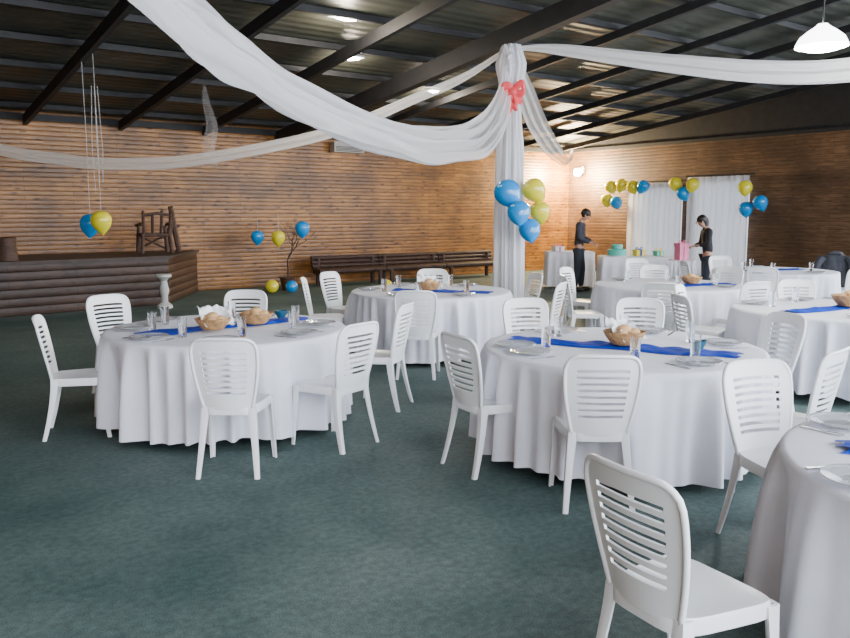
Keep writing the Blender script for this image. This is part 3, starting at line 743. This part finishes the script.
# ---------------------------------------------------------------- people
def skin(name,J,E,m,parent,sub=2):
    names=list(J); idx={k:i for i,k in enumerate(names)}
    me=bpy.data.meshes.new(name); me.from_pydata([J[k][0] for k in names],[(idx[a],idx[b]) for a,b in E],[]); me.materials.append(m)
    o=obj(name,me,parent=parent)
    md=o.modifiers.new("Skin",'SKIN'); md.use_smooth_shade=True; md.branch_smoothing=.5
    sv=me.skin_vertices[0].data
    for i,k in enumerate(names):
        r=J[k][1]; sv[i].radius=r if hasattr(r,'__len__') else (r,r)
        sv[i].use_root=(i==0)
    ms=o.modifiers.new("Sub",'SUBSURF'); ms.levels=sub; ms.render_levels=sub
    return o
def person(x,y,dx,dy,H,arms,topm,botm,longhair,label,female=False,tilt=.05,lean=.0):
    k=H/1.72; e=empty("person",(x,y,0),rz_dir(dx,dy))
    def s(p): return (p[0]*k,(p[1]+lean*max(0,p[2]-.95))*k,p[2]*k)
    sw=.165 if female else .19
    J={};E=[]
    def add(n,p,r,par=None):
        J[n]=(s(p),(r[0]*k,r[1]*k) if hasattr(r,'__len__') else r*k)
        if par: E.append((par,n))
    drop=tilt*.35
    add('pelvis',(0,0,.95),(.13,.095)); add('spine',(0,.0,1.12),(.115,.085),'pelvis'); add('chest',(0,.01,1.30),(.145,.10),'spine'); add('nb',(0,.0,1.45),(.07,.06),'chest')
    add('neck',(0,.02,1.51),.052,'nb'); add('jaw',(0,.02+tilt*.9,1.575-drop),(.062,.07),'neck'); add('skull',(0,.02+tilt,1.635-drop*.5),(.075,.088),'jaw'); add('crown',(0,.015+tilt,1.69-drop*.5),(.05,.06),'skull')
    for sg,L_ in((-1,'l'),(1,'r')):
        el,wr=arms[L_]
        sh=(sg*sw,0,1.415); add('sh'+L_,sh,.055,'nb')
        add('el'+L_,el,.042,'sh'+L_); add('wr'+L_,wr,.027,'el'+L_)
        d=(Vector(wr)-Vector(el)).normalized(); pm=Vector(wr)+d*.07; add('pm'+L_,tuple(pm),(.034,.018),'wr'+L_)
        sd=Vector((1,0,0)) if abs(d.x)<.8 else Vector((0,1,0)); sd=(sd-d*sd.dot(d)).normalized(); dn=Vector((0,0,-1)); 
        for q,(o_,ln) in enumerate(((-.026,.062),(-.009,.075),(.009,.07),(.026,.055))):
            a1=pm+d*.035+sd*o_; a2=a1+d*ln*.5+dn*.008; a3=a2+d*ln*.4+dn*.03
            add(f'f{q}a'+L_,tuple(a1),.0095,'pm'+L_); add(f'f{q}b'+L_,tuple(a2),.0085,f'f{q}a'+L_); add(f'f{q}c'+L_,tuple(a3),.0075,f'f{q}b'+L_)
        t1=pm-d*.03+sd*(-sg)*.04; t2=t1+d*.04-sd*sg*.015+dn*.01
        add('ta'+L_,tuple(t1),.011,'wr'+L_); add('tb'+L_,tuple(t2),.009,'ta'+L_)
        st_=.05 if L_=='l' else -.04
        add('hip'+L_,(sg*.09,0,.88),.088,'pelvis'); add('kn'+L_,(sg*.10,.03+st_*.6,.49),.06,'hip'+L_); add('an'+L_,(sg*.105,-.01+st_,.10),.04,'kn'+L_)
        add('heel'+L_,(sg*.105,-.01+st_,.045),.036,'an'+L_); add('toe'+L_,(sg*.12,.13+st_,.035),(.036,.026),'heel'+L_)
    skin("body",J,E,M_skin,e)
    J2={};E2=[]
    def add2(n,p,r,par=None):
        J2[n]=(s(p),(r[0]*k,r[1]*k) if hasattr(r,'__len__') else r*k)
        if par: E2.append((par,n))
    add2('p',(0,0,.90),(.155,.12)); add2('s',(0,0,1.10),(.135,.105),'p'); add2('c',(0,.01,1.30),(.165,.125),'s'); add2('n',(0,0,1.43),(.085,.075),'c'); add2('n2',(0,.01,1.485),.066,'n')
    for sg,L_ in((-1,'l'),(1,'r')):
        el,wr=arms[L_]; add2('sh'+L_,(sg*sw,0,1.41),.072,'n'); add2('el'+L_,el,.058,'sh'+L_); add2('wr'+L_,wr,.043,'el'+L_)
    skin("sweater",J2,E2,topm,e)
    J2={};E2=[]
    add2('p',(0,0,.95),(.14,.108))
    for sg,L_ in((-1,'l'),(1,'r')):
        st_=.05 if L_=='l' else -.04
        add2('h'+L_,(sg*.09,0,.86),.102,'p'); add2('k'+L_,(sg*.10,.03+st_*.6,.49),.075,'h'+L_); add2('a'+L_,(sg*.105,-.01+st_,.09),.062,'k'+L_)
    skin("trousers",J2,E2,botm,e)
    for sg in(-1,1):
        st_=.05 if sg<0 else -.04
        child("shoe",mesh_data("shoe",*ell(.052*k,.145*k,.05*k,(sg*.112*k,(.055+st_)*k,.05*k)),M_shoe,True,None),e)
    hx=Vector(s((0,.02+tilt,1.635-drop*.5)))
    hb=MB(); hb.add(*ell(.093*k,.105*k,.10*k,(0,hx.y-.022*k,hx.z+.028*k),nz=.08))
    if longhair: hb.add(*tube(catmull([(0,hx.y-.06*k,hx.z+.06*k),(0,hx.y-.10*k,hx.z-.02*k),(0,hx.y-.10*k,hx.z-.16*k),(0,hx.y-.10*k,hx.z-.28*k)],5),[.05*k,.06*k,.065*k,.07*k,.07*k,.07*k,.068*k,.065*k,.065*k,.06*k,.055*k,.05*k,.045*k,.04*k,.03*k,.02*k],12))
    child("hair",mesh_data("hair",hb.v,hb.f,M_hair,True,None),e)
    for sg in(-1,1):
        child("eye",mesh_data("eye",*ell(.012*k,.008*k,.009*k,(sg*.03*k,hx.y+.083*k,hx.z-.018*k)),M_hair),e)
        child("ear",mesh_data("ear",*ell(.010*k,.018*k,.028*k,(sg*.082*k,hx.y-.01*k,hx.z-.03*k)),M_skin),e)
    child("nose",mesh_data("nose",*ell(.012*k,.02*k,.024*k,(0,hx.y+.09*k,hx.z-.045*k)),M_skin),e)
    child("mouth",mesh_data("mouth",*ell(.024*k,.006*k,.006*k,(0,hx.y+.076*k,hx.z-.088*k)),M_coral),e)
    top(e,label,"person"); return e
person(3.20,16.7,.85,-.35,1.70,{'l':((-.23,.03,1.13),(-.14,.24,1.05)),'r':((.23,.03,1.13),(.12,.25,1.04))},M_sweat,M_jeans,False,"person in dark sweater standing beside the buffet table",tilt=.09,lean=.06)
person(5.36,15.2,-1,-.02,1.58,{'l':((-.20,.06,1.14),(-.11,.22,1.12)),'r':((.20,.06,1.14),(.11,.23,1.10))},M_black,M_jeans,True,"dark-haired person in black arranging the pink gift box",True,tilt=.10,lean=.08)
# ---------------------------------------------------------------- lights
def light(typ,loc,e,col,size=.1,rot=None):
    l=bpy.data.lights.new(typ.lower()+"_lamp",typ); l.energy=e; l.color=col
    l.shadow_soft_size=size
    o=bpy.data.objects.new(typ.lower()+"_light",l); link(o); o.location=loc
    if rot: o.rotation_euler=rot
    return o
p=R(.62,.68,2.70); light('POINT',p,1500,(1,.78,.46),.15)
light('POINT',(3.42,7.15,2.88),160,(1,.97,.92),.1)
for a_,b_,s_ in LP:
    q=R(a_,b_,roofz(b_)-.12); light('POINT',q,80,(1,.88,.70),.1)  # added warm points at the roof glints, where no lamps hang
w=bpy.data.worlds.new("World"); S.world=w; w.use_nodes=True
N=w.node_tree.nodes; L=w.node_tree.links; bg=N["Background"]; bg.inputs[0].default_value=(.85,.91,1,1)
tc=N.new("ShaderNodeTexCoord"); vm=N.new("ShaderNodeVectorMath"); vm.operation='DOT_PRODUCT'; vm.inputs[1].default_value=(.93,-.25,.25)
mr=N.new("ShaderNodeMapRange"); mr.inputs[1].default_value=-.4; mr.inputs[2].default_value=1; mr.inputs[3].default_value=1.1; mr.inputs[4].default_value=11.5
L.new(tc.outputs["Generated"],vm.inputs[0]); L.new(vm.outputs["Value"],mr.inputs[0]); L.new(mr.outputs[0],bg.inputs[1])
# ---------------------------------------------------------------- camera
cam=bpy.data.cameras.new("camera"); co=bpy.data.objects.new("camera",cam); link(co)
co.location=(0,0,1.63); co.rotation_euler=(math.radians(90-7.55),0,0); cam.sensor_width=36; cam.lens=36*800/850; cam.clip_end=100
S.camera=co
